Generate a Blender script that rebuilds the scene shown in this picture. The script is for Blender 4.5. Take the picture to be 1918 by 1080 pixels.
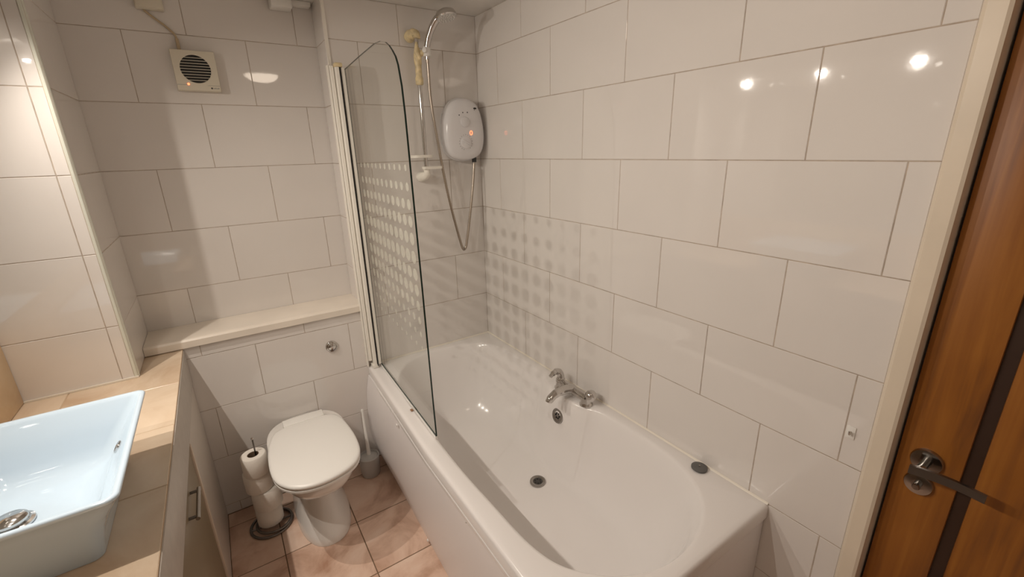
import bpy, bmesh, math, random
from mathutils import Vector, Matrix
random.seed(7)
for o in list(bpy.data.objects): bpy.data.objects.remove(o)
scene = bpy.context.scene
COL = scene.collection

# ------------------------------------------------------------------ camera
cam_d = bpy.data.cameras.new('camera'); cam = bpy.data.objects.new('camera', cam_d); COL.objects.link(cam)
cam_d.sensor_fit = 'HORIZONTAL'; cam_d.sensor_width = 36.0; cam_d.lens = 823.41 / 1918 * 36.0; cam_d.clip_start = 0.02
RT = Vector((0.83016856, -0.55699127, -0.02410141)); UP = Vector((0.18715098, 0.23769646, 0.9531395)); FW = Vector((0.52516156, 0.79577705, -0.30156959))
cam.matrix_world = Matrix(((RT.x, UP.x, -FW.x, -1.22159), (RT.y, UP.y, -FW.y, -2.1218), (RT.z, UP.z, -FW.z, 1.5938), (0, 0, 0, 1)))
scene.camera = cam

# ------------------------------------------------------------------ world, exposure
w = bpy.data.worlds.new('world'); scene.world = w; w.use_nodes = True
w.node_tree.nodes['Background'].inputs[0].default_value = (0.9, 0.85, 0.8, 1); w.node_tree.nodes['Background'].inputs[1].default_value = 0.02
vs = scene.view_settings; vs.view_transform = 'Standard'; vs.look = 'None'; vs.gamma = 1.0; vs.use_curve_mapping = False; vs.exposure = -0.08
SPOT_W, SPOT_COL = 31.0, (1.0, 0.905, 0.80)
DOME_E, DOME_COL = 8.5, (1.0, 0.83, 0.66)

# ------------------------------------------------------------------ materials
def nt(name):
    m = bpy.data.materials.new(name); m.use_nodes = True
    return m, m.node_tree, m.node_tree.nodes['Principled BSDF']
def mat(name, col, rough=0.4, metal=0.0, spec=0.5, coat=0.0, noise=0.0, nscale=8.0, bump=0.0, bscale=40.0, emit=None, estr=0.0, sss=0.0):
    m, t, b = nt(name)
    b.inputs['Base Color'].default_value = (*col, 1); b.inputs['Roughness'].default_value = rough
    b.inputs['Metallic'].default_value = metal; b.inputs['Specular IOR Level'].default_value = spec; b.inputs['Coat Weight'].default_value = coat
    if noise or bump:
        tc = t.nodes.new('ShaderNodeTexCoord')
    if noise:
        n = t.nodes.new('ShaderNodeTexNoise'); n.inputs['Scale'].default_value = nscale; n.inputs['Detail'].default_value = 5
        t.links.new(tc.outputs['Object'], n.inputs['Vector'])
        r = t.nodes.new('ShaderNodeMapRange'); r.inputs['From Min'].default_value = .3; r.inputs['From Max'].default_value = .7
        r.inputs['To Min'].default_value = 1 - noise; r.inputs['To Max'].default_value = 1 + noise
        t.links.new(n.outputs['Fac'], r.inputs['Value'])
        mx = t.nodes.new('ShaderNodeMix'); mx.data_type = 'RGBA'; mx.blend_type = 'MULTIPLY'; mx.inputs['Factor'].default_value = 1
        mx.inputs[6].default_value = (*col, 1); t.links.new(r.outputs[0], mx.inputs[7]); t.links.new(mx.outputs[2], b.inputs['Base Color'])
    if bump:
        n2 = t.nodes.new('ShaderNodeTexNoise'); n2.inputs['Scale'].default_value = bscale; n2.inputs['Detail'].default_value = 3
        t.links.new(tc.outputs['Object'], n2.inputs['Vector'])
        bp = t.nodes.new('ShaderNodeBump'); bp.inputs['Strength'].default_value = bump; bp.inputs['Distance'].default_value = .002
        t.links.new(n2.outputs['Fac'], bp.inputs['Height']); t.links.new(bp.outputs[0], b.inputs['Normal'])
    if emit: b.inputs['Emission Color'].default_value = (*emit, 1); b.inputs['Emission Strength'].default_value = estr
    return m
def stone(name, c1, c2, c3, rough, scale):
    m, t, b = nt(name)
    tc = t.nodes.new('ShaderNodeTexCoord'); oi = t.nodes.new('ShaderNodeObjectInfo')
    ad = t.nodes.new('ShaderNodeVectorMath'); ad.operation = 'MULTIPLY_ADD'
    cb = t.nodes.new('ShaderNodeCombineXYZ'); t.links.new(oi.outputs['Random'], cb.inputs[0]); t.links.new(oi.outputs['Random'], cb.inputs[1])
    t.links.new(cb.outputs[0], ad.inputs[0]); ad.inputs[1].default_value = (37, 53, 11); t.links.new(tc.outputs['Object'], ad.inputs[2])
    n = t.nodes.new('ShaderNodeTexNoise'); n.inputs['Scale'].default_value = scale; n.inputs['Detail'].default_value = 7; n.inputs['Roughness'].default_value = .6; n.inputs['Distortion'].default_value = .6
    t.links.new(ad.outputs[0], n.inputs['Vector'])
    r = t.nodes.new('ShaderNodeValToRGB'); e = r.color_ramp.elements
    e[0].position = .30; e[0].color = (*c1, 1); e[1].position = .72; e[1].color = (*c3, 1); q = e.new(.5); q.color = (*c2, 1)
    t.links.new(n.outputs['Fac'], r.inputs['Fac']); t.links.new(r.outputs[0], b.inputs['Base Color'])
    b.inputs['Roughness'].default_value = rough
    return m
def wood(name):
    m, t, b = nt(name)
    tc = t.nodes.new('ShaderNodeTexCoord'); mp = t.nodes.new('ShaderNodeMapping'); mp.inputs['Scale'].default_value = (9, 9, .55)
    t.links.new(tc.outputs['Object'], mp.inputs['Vector'])
    n = t.nodes.new('ShaderNodeTexNoise'); n.inputs['Scale'].default_value = 3.2; n.inputs['Detail'].default_value = 8; n.inputs['Distortion'].default_value = 1.2
    t.links.new(mp.outputs[0], n.inputs['Vector'])
    n3 = t.nodes.new('ShaderNodeTexNoise'); n3.inputs['Scale'].default_value = 2.5; n3.inputs['Detail'].default_value = 3
    t.links.new(tc.outputs['Object'], n3.inputs['Vector'])
    mxf = t.nodes.new('ShaderNodeMath'); mxf.operation = 'MULTIPLY_ADD'; mxf.inputs[1].default_value = .45
    t.links.new(n3.outputs['Fac'], mxf.inputs[0]); 
    ml = t.nodes.new('ShaderNodeMath'); ml.operation = 'MULTIPLY'; ml.inputs[1].default_value = .55; t.links.new(n.outputs['Fac'], ml.inputs[0]); t.links.new(ml.outputs[0], mxf.inputs[2])
    r = t.nodes.new('ShaderNodeValToRGB'); e = r.color_ramp.elements
    e[0].position = .33; e[0].color = (.13, .045, .012, 1); e[1].position = .66; e[1].color = (.39, .150, .022, 1); q = e.new(.48); q.color = (.28, .097, .012, 1)
    t.links.new(mxf.outputs[0], r.inputs['Fac']); t.links.new(r.outputs[0], b.inputs['Base Color'])
    b.inputs['Roughness'].default_value = .42
    return m
TILE = mat('white_tile', (.80, .757, .72), .035, spec=.68, bump=.05, bscale=22, noise=.015, nscale=4)
GROUT = mat('grout', (.46, .38, .31), .9, noise=.25, nscale=25)
CEIL = mat('ceiling_paint', (.80, .77, .73), .8)
PAINT = mat('wall_paint', (.74, .71, .67), .6)
CREAM = mat('cream_gloss', (.78, .68, .55), .35, noise=.05, nscale=6)
SHELF = mat('cream_ledge', (.88, .80, .70), .3, noise=.05, nscale=6)
CHROME = mat('chrome', (.62, .60, .58), .10, 1.0)
DCHROME = mat('satin_chrome', (.38, .36, .34), .16, 1.0)
STEEL = mat('dark_steel', (.22, .21, .20), .3, 1.0)
ACRYL = mat('white_acrylic', (.89, .855, .835), .16, coat=.2)
PANELM = mat('panel_acrylic', (.90, .86, .85), .32)
CERAM = mat('white_ceramic', (.86, .83, .79), .08, coat=.3)
BASINM = mat('basin_ceramic', (.56, .68, .79), .06, coat=.4)  # white ceramic; the blue of cool light on it is put into the colour
PLAST = mat('white_plastic', (.88, .86, .82), .35)
PROFM = mat('profile_white', (.90, .86, .78), .35)
UNITM = mat('shower_plastic', (.80, .78, .79), .22)
YELL = mat('aged_plastic', (.80, .66, .40), .4, noise=.25, nscale=45)
FANM = mat('fan_plastic', (.74, .68, .56), .4)
CABLE = mat('old_cable', (.55, .43, .28), .5)
PAPER = mat('tissue', (.86, .81, .74), .95, bump=.4, bscale=120)
CARD = mat('cardboard', (.20, .14, .09), .9)
BLACK = mat('black', (.008, .007, .006), .5)
DARK = mat('dark_print', (.05, .05, .05), .5)
GREYP = mat('grey_print', (.30, .29, .28), .5)
RUBBER = mat('grey_plug', (.13, .125, .12), .5)
FASC = mat('vanity_fascia', (.52, .47, .42), .45, noise=.05, nscale=30)
VTILE = mat('vanity_tile', (.64, .58, .52), .3)
VDOOR = mat('vanity_door', (.23, .17, .10), .4)
VEDGE = mat('vanity_edge', (.62, .52, .42), .4)
POT = mat('grey_plastic', (.56, .55, .53), .35)
FLOORM = stone('floor_stone', (.48, .28, .19), (.76, .54, .42), (.88, .70, .58), .35, 5.0)
CNTM = stone('counter_stone', (.60, .43, .29), (.73, .58, .43), (.81, .67, .52), .22, 4.0)
SPLM = stone('splash_stone', (.74, .52, .32), (.82, .61, .38), (.88, .69, .46), .25, 5.0)
WOOD = wood('door_wood')
GROOVE = mat('dark_groove_wood', (.035, .014, .006), .5)  # near-black brown door core, seen in the grooves between stiles, rails and panel
TRIMM = mat('edge_trim', (.74, .75, .66), .3)
SEAL = mat('sealant', (.86, .80, .70), .4)
RUST = mat('rusty_clip', (.34, .19, .10), .6)
MIRROR = mat('mirror', (.86, .88, .87), 0.0, 1.0)
LED = mat('red_led', (.6, .1, .05), .4, emit=(1.0, .16, .06), estr=4.0)
BULB = mat('halogen', (1, .9, .8), .4, emit=SPOT_COL, estr=220.0)
DOME = mat('opal_dome', (.9, .9, .88), .3, emit=DOME_COL, estr=DOME_E)
NOZ = mat('nozzle_face', (.62, .60, .58), .4)
def thin_glass():
    m = bpy.data.materials.new('clear_glass'); m.use_nodes = True; t = m.node_tree; t.nodes.clear()
    o = t.nodes.new('ShaderNodeOutputMaterial'); mx = t.nodes.new('ShaderNodeMixShader'); a = t.nodes.new('ShaderNodeBsdfTransparent'); g = t.nodes.new('ShaderNodeBsdfGlossy')
    a.inputs[0].default_value = (.985, .992, .985, 1); g.inputs['Roughness'].default_value = .01
    fr = t.nodes.new('ShaderNodeLayerWeight'); fr.inputs[0].default_value = .5
    pw = t.nodes.new('ShaderNodeMath'); pw.operation = 'POWER'; pw.inputs[1].default_value = 5.0; t.links.new(fr.outputs['Facing'], pw.inputs[0])
    ma = t.nodes.new('ShaderNodeMath'); ma.operation = 'MULTIPLY_ADD'; ma.inputs[1].default_value = .35; ma.inputs[2].default_value = .022; t.links.new(pw.outputs[0], ma.inputs[0])
    t.links.new(ma.outputs[0], mx.inputs[0]); t.links.new(a.outputs[0], mx.inputs[1]); t.links.new(g.outputs[0], mx.inputs[2]); t.links.new(mx.outputs[0], o.inputs[0])
    return m
def frosted():
    m = bpy.data.materials.new('frosted_print'); m.use_nodes = True; t = m.node_tree; t.nodes.clear()
    o = t.nodes.new('ShaderNodeOutputMaterial'); mx = t.nodes.new('ShaderNodeMixShader'); m2 = t.nodes.new('ShaderNodeMixShader')
    a = t.nodes.new('ShaderNodeBsdfTransparent'); d = t.nodes.new('ShaderNodeBsdfDiffuse'); tr = t.nodes.new('ShaderNodeBsdfTranslucent')
    d.inputs[0].default_value = (.97, .95, .84, 1); tr.inputs[0].default_value = (.97, .95, .84, 1); mx.inputs[0].default_value = .42; m2.inputs[0].default_value = .30
    t.links.new(d.outputs[0], m2.inputs[1]); t.links.new(tr.outputs[0], m2.inputs[2]); t.links.new(a.outputs[0], mx.inputs[1]); t.links.new(m2.outputs[0], mx.inputs[2]); t.links.new(mx.outputs[0], o.inputs[0])
    return m
GLASS = thin_glass(); FROST = frosted(); GEDGE = mat('glass_edge', (.012, .03, .024), .15)

# ------------------------------------------------------------------ mesh helpers
def link(name, me, parent=None, loc=None):
    o = bpy.data.objects.new(name, me); COL.objects.link(o)
    if parent:
        o.parent = parent
        o.matrix_parent_inverse = Matrix.Translation(parent.location).inverted() if parent.parent is None else Matrix.Identity(4)
    if loc: o.location = loc
    return o
def mesh(name, v, f, mats, parent=None, smooth=False, fmat=None, angle=None):
    me = bpy.data.meshes.new(name); me.from_pydata([tuple(p) for p in v], [], f); me.validate()
    bm = bmesh.new(); bm.from_mesh(me); bmesh.ops.recalc_face_normals(bm, faces=bm.faces); bm.to_mesh(me); bm.free()
    for m in (mats if isinstance(mats, (list, tuple)) else [mats]): me.materials.append(m)
    if fmat:
        for i, p in enumerate(me.polygons): p.material_index = fmat(p)
    if smooth:
        for p in me.polygons: p.use_smooth = True
        if angle: me.set_sharp_from_angle(angle=math.radians(angle))
    return link(name, me, parent)
def box(name, x0, x1, y0, y1, z0, z1, m, parent=None, bev=0.0, seg=2):
    bm = bmesh.new(); bmesh.ops.create_cube(bm, size=1)
    for v in bm.verts: v.co = Vector(((x0 + x1) / 2 + v.co.x * (x1 - x0), (y0 + y1) / 2 + v.co.y * (y1 - y0), (z0 + z1) / 2 + v.co.z * (z1 - z0)))
    if bev: bmesh.ops.bevel(bm, geom=bm.edges[:], offset=bev, segments=seg, affect='EDGES', profile=.5)
    me = bpy.data.meshes.new(name); bm.to_mesh(me); bm.free(); me.materials.append(m)
    if bev:
        for p in me.polygons: p.use_smooth = True
        me.set_sharp_from_angle(angle=math.radians(40))
    return link(name, me, parent)
def loft_data(rings, cap0=True, cap1=True):
    v, f = [], []; n = len(rings[0])
    for r in rings: v += [tuple(p) for p in r]
    for i in range(len(rings) - 1):
        for j in range(n):
            k = (j + 1) % n; f.append((i * n + j, i * n + k, (i + 1) * n + k, (i + 1) * n + j))
    if cap0: f.append(tuple(range(n))[::-1])
    if cap1: f.append(tuple(range((len(rings) - 1) * n, len(rings) * n)))
    return v, f
def loft(name, rings, m, parent=None, cap0=True, cap1=True, angle=45):
    v, f = loft_data(rings, cap0, cap1); return mesh(name, v, f, m, parent, True, angle=angle)
def frame_of(axis):
    a = Vector(axis).normalized(); t = Vector((0, 0, 1)) if abs(a.z) < .9 else Vector((1, 0, 0))
    u = a.cross(t).normalized(); return a, u, a.cross(u)
def lathe(name, prof, loc, m, parent=None, axis=(0, 0, 1), n=24, angle=40, sx=1.0, sy=1.0):
    a, u, b = frame_of(axis); L = Vector(loc)
    rings = [[L + a * h + u * (r * sx * math.cos(2 * math.pi * i / n)) + b * (r * sy * math.sin(2 * math.pi * i / n)) for i in range(n)] for r, h in prof]
    return loft(name, rings, m, parent, prof[0][0] > 1e-5, prof[-1][0] > 1e-5, angle)
def catmull(P, seg=8, closed=False):
    P = [Vector(p) for p in P]; out = []; n = len(P); rng = range(n if closed else n - 1)
    for i in rng:
        p0 = P[(i - 1) % n] if closed or i > 0 else P[0]; p1 = P[i]; p2 = P[(i + 1) % n]; p3 = P[(i + 2) % n] if closed or i + 2 < n else P[-1]
        for s in range(seg):
            t = s / seg
            out.append(.5 * ((2 * p1) + (p2 - p0) * t + (2 * p0 - 5 * p1 + 4 * p2 - p3) * t * t + (3 * p1 - p0 - 3 * p2 + p3) * t ** 3))
    if not closed: out.append(P[-1])
    return out
def tube(name, pts, r, m, parent=None, n=10, closed=False, flat=1.0, angle=60):
    pts = [Vector(p) for p in pts]; N = len(pts); rs = r if isinstance(r, (list, tuple)) else [r] * N
    rings = []; prev = None
    for i, p in enumerate(pts):
        d = (pts[(i + 1) % N] - pts[i - 1]) if closed else (pts[min(i + 1, N - 1)] - pts[max(i - 1, 0)])
        d.normalize()
        if prev is None: _, u, b = frame_of(d)
        else:
            u = (prev - d * prev.dot(d)).normalized(); b = d.cross(u)
        prev = u
        rings.append([p + u * (rs[i] * math.cos(2 * math.pi * k / n)) + b * (rs[i] * flat * math.sin(2 * math.pi * k / n)) for k in range(n)])
    if closed:
        v, f = loft_data(rings, False, False); o = (N - 1) * n
        for k in range(n): f.append((o + k, o + (k + 1) % n, (k + 1) % n, k))
        return mesh(name, v, f, m, parent, True, angle=angle)
    return loft(name, rings, m, parent, True, True, angle)
def prism(name, outline, axis, a0, a1, m, parent=None, bev=0.0, mats=None, fmat=None):
    """outline of 2D points extruded along axis ('x': points are (y,z); 'y': (x,z); 'z': (x,y))"""
    def P(p, a): return {'x': (a, p[0], p[1]), 'y': (p[0], a, p[1]), 'z': (p[0], p[1], a)}[axis]
    n = len(outline); v = [P(p, a0) for p in outline] + [P(p, a1) for p in outline]
    f = [tuple(range(n)), tuple(range(n, 2 * n))] + [(i, (i + 1) % n, n + (i + 1) % n, n + i) for i in range(n)]
    o = mesh(name, v, f, mats or m, parent, False, fmat)
    if bev:
        bm = bmesh.new(); bm.from_mesh(o.data); es = [e for e in bm.edges if abs((e.verts[0].co - e.verts[1].co)['xyz'.index(axis)]) < 1e-6]
        bmesh.ops.bevel(bm, geom=es, offset=bev, segments=3, affect='EDGES', profile=.5); bm.to_mesh(o.data); bm.free()
        for p in o.data.polygons: p.use_smooth = True
        o.data.set_sharp_from_angle(angle=math.radians(40))
    return o
def rrect(cx, cy, hx, hy, r, z, seg=6, lift=0.0):
    pts = []
    for (sx, sy, a0) in ((1, 1, 0), (-1, 1, 90), (-1, -1, 180), (1, -1, 270)):
        for k in range(seg + 1):
            a = math.radians(a0 + 90 * k / seg)
            pts.append(Vector((cx + sx * (hx - r) + r * math.cos(a), cy + sy * (hy - r) + r * math.sin(a), z)))
    if lift:
        for p in pts: p.z += lift * (abs((p.x - cx) / hx) * abs((p.y - cy) / hy)) ** 2
    return pts
def thing(name, loc, label, cat, group=None):
    o = bpy.data.objects.new(name, None); COL.objects.link(o); o.location = loc; o.empty_display_size = .05
    return tag(o, label, cat, group)
def tag(o, label, cat, group=None):
    o['label'] = label; o['category'] = cat
    if group: o['group'] = group
    return o
def struct(o, label, cat):
    o['kind'] = 'structure'; o['label'] = label; o['category'] = cat; return o

# ------------------------------------------------------------------ tiles
_tm = {}
def tile_mesh(w_, h_, m, th=.005, bv=.0011):
    key = (round(w_, 3), round(h_, 3), m.name)
    if key in _tm: return _tm[key]
    a, b = w_ / 2, h_ / 2
    v = [(-a, -b, -th), (a, -b, -th), (a, b, -th), (-a, b, -th), (-a, -b, -bv), (a, -b, -bv), (a, b, -bv), (-a, b, -bv),
         (-a + bv, -b + bv, 0), (a - bv, -b + bv, 0), (a - bv, b - bv, 0), (-a + bv, b - bv, 0)]
    f = [(8, 9, 10, 11)]
    for i in range(4):
        j = (i + 1) % 4; f += [(i, j, 4 + j, 4 + i), (4 + i, 4 + j, 8 + j, 8 + i)]
    me = bpy.data.meshes.new('tile'); me.from_pydata(v, [], f); me.materials.append(m)
    _tm[key] = me; return me
def put_tile(parent, M, s0, s1, t0, t1, m, g, wob=.0012):
    """M maps (s,t,normal) to the world"""
    if s1 - s0 < g * 2 + .004 or t1 - t0 < g * 2 + .004: return
    o = bpy.data.objects.new('tile', tile_mesh(s1 - s0 - g, t1 - t0 - g, m)); COL.objects.link(o); o.parent = parent
    R = Matrix.Rotation(random.uniform(-wob, wob), 4, 'X') @ Matrix.Rotation(random.uniform(-wob, wob), 4, 'Y')
    o.matrix_basis = M @ Matrix.Translation(((s0 + s1) / 2, (t0 + t1) / 2, random.uniform(-.0003, .0002))) @ R
def tile_rows(parent, M, s0, s1, z0, z1, phase, m=TILE, g=.0022):
    k = math.floor((z0 - 1.55) / .25 + 1e-6)
    while 1.55 + .25 * k < z1 - 1e-6:
        a, b = max(z0, 1.55 + .25 * k), min(z1, 1.8 + .25 * k)
        ph = phase(k); js = [s0]
        n = math.floor((s0 - ph) / .4)
        while ph + .4 * n < s1 - .006:
            if ph + .4 * n > s0 + .006: js.append(ph + .4 * n)
            n += 1
        js.append(s1)
        for i in range(len(js) - 1): put_tile(parent, M, js[i], js[i + 1], a, b, m, g)
        k += 1
def MX(origin, s, t):
    s, t = Vector(s), Vector(t); nn = s.cross(t)
    return Matrix(((s.x, t.x, nn.x, origin[0]), (s.y, t.y, nn.y, origin[1]), (s.z, t.z, nn.z, origin[2]), (0, 0, 0, 1)))
CEILZ, XL, YF, XP, YP, YN, XR = 2.215, -1.862, -2.75, -1.562, -.20, .194, -.712
GR = .0012   # grout depth below tile face
# right wall: opening for the door is beyond y = -1.84
wr = struct(box('wall_right', GR, .12, -1.842, .30, 0, CEILZ, GROUT), 'long white tiled wall beside the bath', 'wall')
MR = MX((0, 0, 0), (0, -1, 0), (0, 0, 1))           # s = -y, normal -x
phR = lambda k: .389 if k % 2 == 0 else .189
tile_rows(wr, MR, -.006, 1.842, .55, CEILZ, phR); tile_rows(wr, MR, 1.60, 1.842, .05, .55, phR)
# wall at the tap end of the bath
wb = struct(box('wall_back', XR + GR, GR, GR, .30, 0, CEILZ, GROUT), 'white tiled wall behind the shower at the bath end', 'wall')
MB = MX((0, 0, 0), (1, 0, 0), (0, 0, 1))             # s = x, normal -y
phB = lambda k: -.395 if k % 2 == 0 else -.185
tile_rows(wb, MB, XR, -.0, .55, CEILZ, phB)
MRET = MX((XR, 0, 0), (0, -1, 0), (0, 0, 1))         # return face of the niche, normal -x
tile_rows(wb, MRET, -YN, -.002, .86, CEILZ, lambda k: .37)
# niche wall above the cistern
wn = struct(box('wall_niche', XL, XR + .01, YN + GR, .34, 0, CEILZ, GROUT), 'recessed white tiled wall above the cistern ledge', 'wall')
MN = MX((0, YN, 0), (1, 0, 0), (0, 0, 1))
tile_rows(wn, MN, XP - .006, XR + .006, .86, CEILZ, lambda k: -1.391 if k % 2 else -1.191)
# boxed-in cistern
wc = struct(box('wall_cistern', -1.86, XR + .012, GR, YN + .002, 0, .852, GROUT), 'low boxed-in tiled cistern wall behind the toilet', 'wall')
tile_rows(wc, MB, -1.446, XR, .0, .85, lambda k: -1.190 if k % 2 == 0 else -1.385)
# pier beside the mirror
wp = struct(box('wall_pier', XL, XP - GR, YP + GR, YN + .003, .8505, CEILZ, GROUT), 'bright tiled wall pier standing beside the wash basin', 'wall')
MP = MX((0, YP, 0), (1, 0, 0), (0, 0, 1)); MPS = MX((XP, 0, 0), (0, 1, 0), (0, 0, 1))
def pier_rows(M, s0, s1, js):
    k = -3
    while 1.55 + .25 * k < CEILZ:
        a, b = max(.852, 1.55 + .25 * k), min(CEILZ, 1.8 + .25 * k); e = [s0] + js(k) + [s1]
        for i in range(len(e) - 1): put_tile(wp, M, e[i], e[i + 1], a, b, TILE, .0022)
        k += 1
pier_rows(MP, XL, XP - .011, lambda k: [-1.607])
pier_rows(MPS, YP + .011, YN, lambda k: [])
# the rest of the room
wl = struct(box('wall_left', XL - .1, XL, YF, .34, 0, CEILZ, PAINT), 'plain wall behind the mirror', 'wall')
wf = struct(box('wall_front', XL - .1, .14, YF - .1, YF, 0, CEILZ, PAINT), 'plain wall opposite the toilet', 'wall')
ce = struct(box('ceiling', XL - .1, .14, YF - .1, .34, CEILZ, CEILZ + .08, CEIL), 'off-white painted ceiling', 'ceiling')
fl = struct(box('floor', XL - .1, .14, YF - .1, .34, -.12, -.0016, mat('floor_grout', (.20, .13, .08), .9)), 'beige stone tiled bathroom floor', 'floor')
MF = MX((0, 0, 0), (1, 0, 0), (0, 1, 0))
xs = [-1.4425, -1.25, -.957, -.657]; ys = [0.0, -.093, -.395, -.70, -1.0, -1.3, -1.6, -1.9, -2.2, -2.5, -2.75]
for i in range(3):
    for j in range(len(ys) - 1): put_tile(fl, MF, xs[i], xs[i + 1], ys[j + 1], ys[j], FLOORM, .004, .0006)
for j in range(6, len(ys) - 1): put_tile(fl, MF, -.657, -.357, ys[j + 1], ys[j], FLOORM, .004); put_tile(fl, MF, -.357, 0.0, ys[j + 1], ys[j], FLOORM, .004)
struct(prism('trim_1', [(XR - .004, -.004), (XR + .008, -.004), (XR + .008, .004), (XR - .002, .008), (XR - .004, .006)], 'z', .86, CEILZ, PROFM), 'white corner bead beside the shower screen', 'trim')
struct(prism('trim_2', [(XP - .0115, YP + .002), (XP - .010, YP - .002), (XP - .004, YP - .001), (XP + .001, YP + .004), (XP + .002, YP + .010), (XP - .002, YP + .0115)], 'z', .852, CEILZ, TRIMM), 'pale edge trim on the corner of the tiled pier', 'trim')

# door in the right wall
struct(prism('trim_3', [(-.004, -1.842), (-.018, -1.846), (-.022, -1.852), (-.022, -1.880), (-.018, -1.886), (.07, -1.888), (.07, -1.842)], 'z', 0, CEILZ, CREAM), 'cream painted door frame next to the tiled wall', 'frame')
struct(box('wall_doorside', 0, .12, YF, -2.69, 0, CEILZ, PAINT), 'plain wall on the hinge side of the door', 'wall')
struct(box('wall_lintel', 0, .12, -2.69, -1.888, 2.06, CEILZ, PAINT), 'plain wall above the door', 'wall')
DX = .022
door = struct(box('door_1', DX + .008, DX + .045, -2.685, -1.8915, .006, 2.05, GROOVE), 'brown wooden panelled door with chrome lever handle', 'door')
box('stile', DX, DX + .02, -2.002, -1.8915, .006, 2.05, WOOD, door, .003)
box('stile', DX, DX + .02, -2.685, -2.568, .006, 2.05, WOOD, door, .003)
box('rail', DX, DX + .02, -2.566, -2.004, 1.93, 2.05, WOOD, door, .003)
box('rail', DX, DX + .02, -2.566, -2.004, .006, .20, WOOD, door, .003)
box('panel', DX + .001, DX + .02, -2.545, -2.025, .222, 1.908, WOOD, door, .004)
def rose(y, z, r):
    return lathe('rose', [(r, 0), (r, .006), (r * .93, .0095), (r * .45, .0105), (r * .42, .0105)], (DX, y, z), DCHROME, door, (-1, 0, 0), 32)
rose(-1.944, .892, .0295); rose(-1.942, .829, .0270)
hx = DX - .050
hn = tube('lever_handle', [(DX - .008, -1.944, .888), (hx + .012, -1.944, .888), (hx + .004, -1.942, .888)], .0095, DCHROME, door, 14)
lv = []
for i in range(9):
    t = i / 8; y = -1.927 - .122 * t; zc = .884 + .006 * math.sin(t * 2.2) ; h = .0105 - .0015 * t; xx = hx + .004 * math.sin(t * 3.1)
    lv.append([Vector((xx - .004, y, zc - h)), Vector((xx - .004, y, zc + h)), Vector((xx + .004, y, zc + h)), Vector((xx + .004, y, zc - h))])
v_, f_ = loft_data(lv); mesh('lever_blade', v_, f_, STEEL, hn, False)
tube('thumb_turn', [(DX - .009, -1.942, .829), (DX - .022, -1.942, .829), (DX - .026, -1.942, .829)], [.007, .008, .006], DCHROME, door, 12)

# ------------------------------------------------------------------ lights that belong to the room
pl = thing('mirror_light', (-1.75, -.85, 1.96), 'slim white pelmet with three halogen downlights above the mirror', 'light')
box('pelmet_board', XL, -1.64, -1.62, -.26, 1.966, 2.0, PLAST, pl, .004)
for y in (-.43, -.85, -1.27):
    lathe('bezel', [(.042, 0), (.042, -.004), (.030, -.006), (.028, 0)], (-1.715, y, 1.966), CHROME, pl, (0, 0, 1), 24)
    lathe('bulb', [(.009, -.002), (.0085, -.006), (.005, -.009), (.0, -.010)], (-1.715, y, 1.966), BULB, pl, (0, 0, 1), 20)
    ld = bpy.data.lights.new('halogen_spot', 'SPOT'); ld.energy = SPOT_W; ld.color = SPOT_COL; ld.spot_size = math.radians(160); ld.spot_blend = 1.0; ld.shadow_soft_size = .007
    lo = bpy.data.objects.new('halogen_spot', ld); COL.objects.link(lo); lo.location = (-1.715, y, 1.955); lo.rotation_euler = Vector((.73, -.25, -.66)).to_track_quat('-Z', 'Y').to_euler()
cl = thing('ceiling_light', (-.73, -1.75, CEILZ), 'round opal glass dome light on the ceiling', 'light')
lathe('base_ring', [(.135, 0), (.135, -.018), (.118, -.022), (.11, -.02)], (-.73, -1.75, CEILZ), PLAST, cl, (0, 0, 1), 32)
lathe('diffuser', [(.115, -.018), (.11, -.034), (.095, -.05), (.07, -.062), (.035, -.07), (0, -.072)], (-.73, -1.75, CEILZ), DOME, cl, (0, 0, 1), 32)

# ------------------------------------------------------------------ bath
bath = thing('bathtub', (-.375, -.825, 0), 'white acrylic bathtub with oval basin and side panel', 'bathtub')
TOP = [(-.684, -.76), (-.686, -.974), (-.678, -1.199), (-.672, -1.32), (-.658, -1.40), (-.636, -1.452), (-.598, -1.50), (-.542, -1.55), (-.45, -1.592), (-.357, -1.603), (-.253, -1.584), (-.172, -1.541),
       (-.112, -1.478), (-.070, -1.39), (-.052, -1.30), (-.049, -1.2), (-.051, -1.08), (-.062, -.99), (-.090, -.93), (-.108, -.87), (-.112, -.80), (-.105, -.73), (-.080, -.66), (-.058, -.59), (-.05, -.45), (-.052, -.31),
       (-.066, -.21), (-.105, -.13), (-.185, -.075), (-.30, -.05), (-.413, -.05), (-.51, -.078), (-.585, -.14), (-.64, -.235), (-.668, -.36), (-.68, -.55)]
oc = catmull([(x, y, 0) for x, y in TOP], 6, True)
C0 = Vector((-.37, -.83, 0)); N = len(oc)
BX0, BX1, BY0, BY1 = -.752, -.001, -1.652, -.001
def rect_hit(d, x0, x1, y0, y1):
    ts = []
    if d.x > 1e-9: ts.append((x1 - C0.x) / d.x)
    if d.x < -1e-9: ts.append((x0 - C0.x) / d.x)
    if d.y > 1e-9: ts.append((y1 - C0.y) / d.y)
    if d.y < -1e-9: ts.append((y0 - C0.y) / d.y)
    return C0 + d * min(ts)
outer = [rect_hit(p - C0, BX0, BX1, BY0, BY1) for p in oc]
for (cx, cy) in ((BX0, BY0), (BX0, BY1), (BX1, BY0), (BX1, BY1)):
    i = min(range(N), key=lambda q: (outer[q] - Vector((cx, cy, 0))).length); outer[i] = Vector((cx, cy, 0))
for p in outer:
    if p.x < -.70: p.x = -.722 - .030 * min(1, max(0, -p.y / .8))
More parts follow.
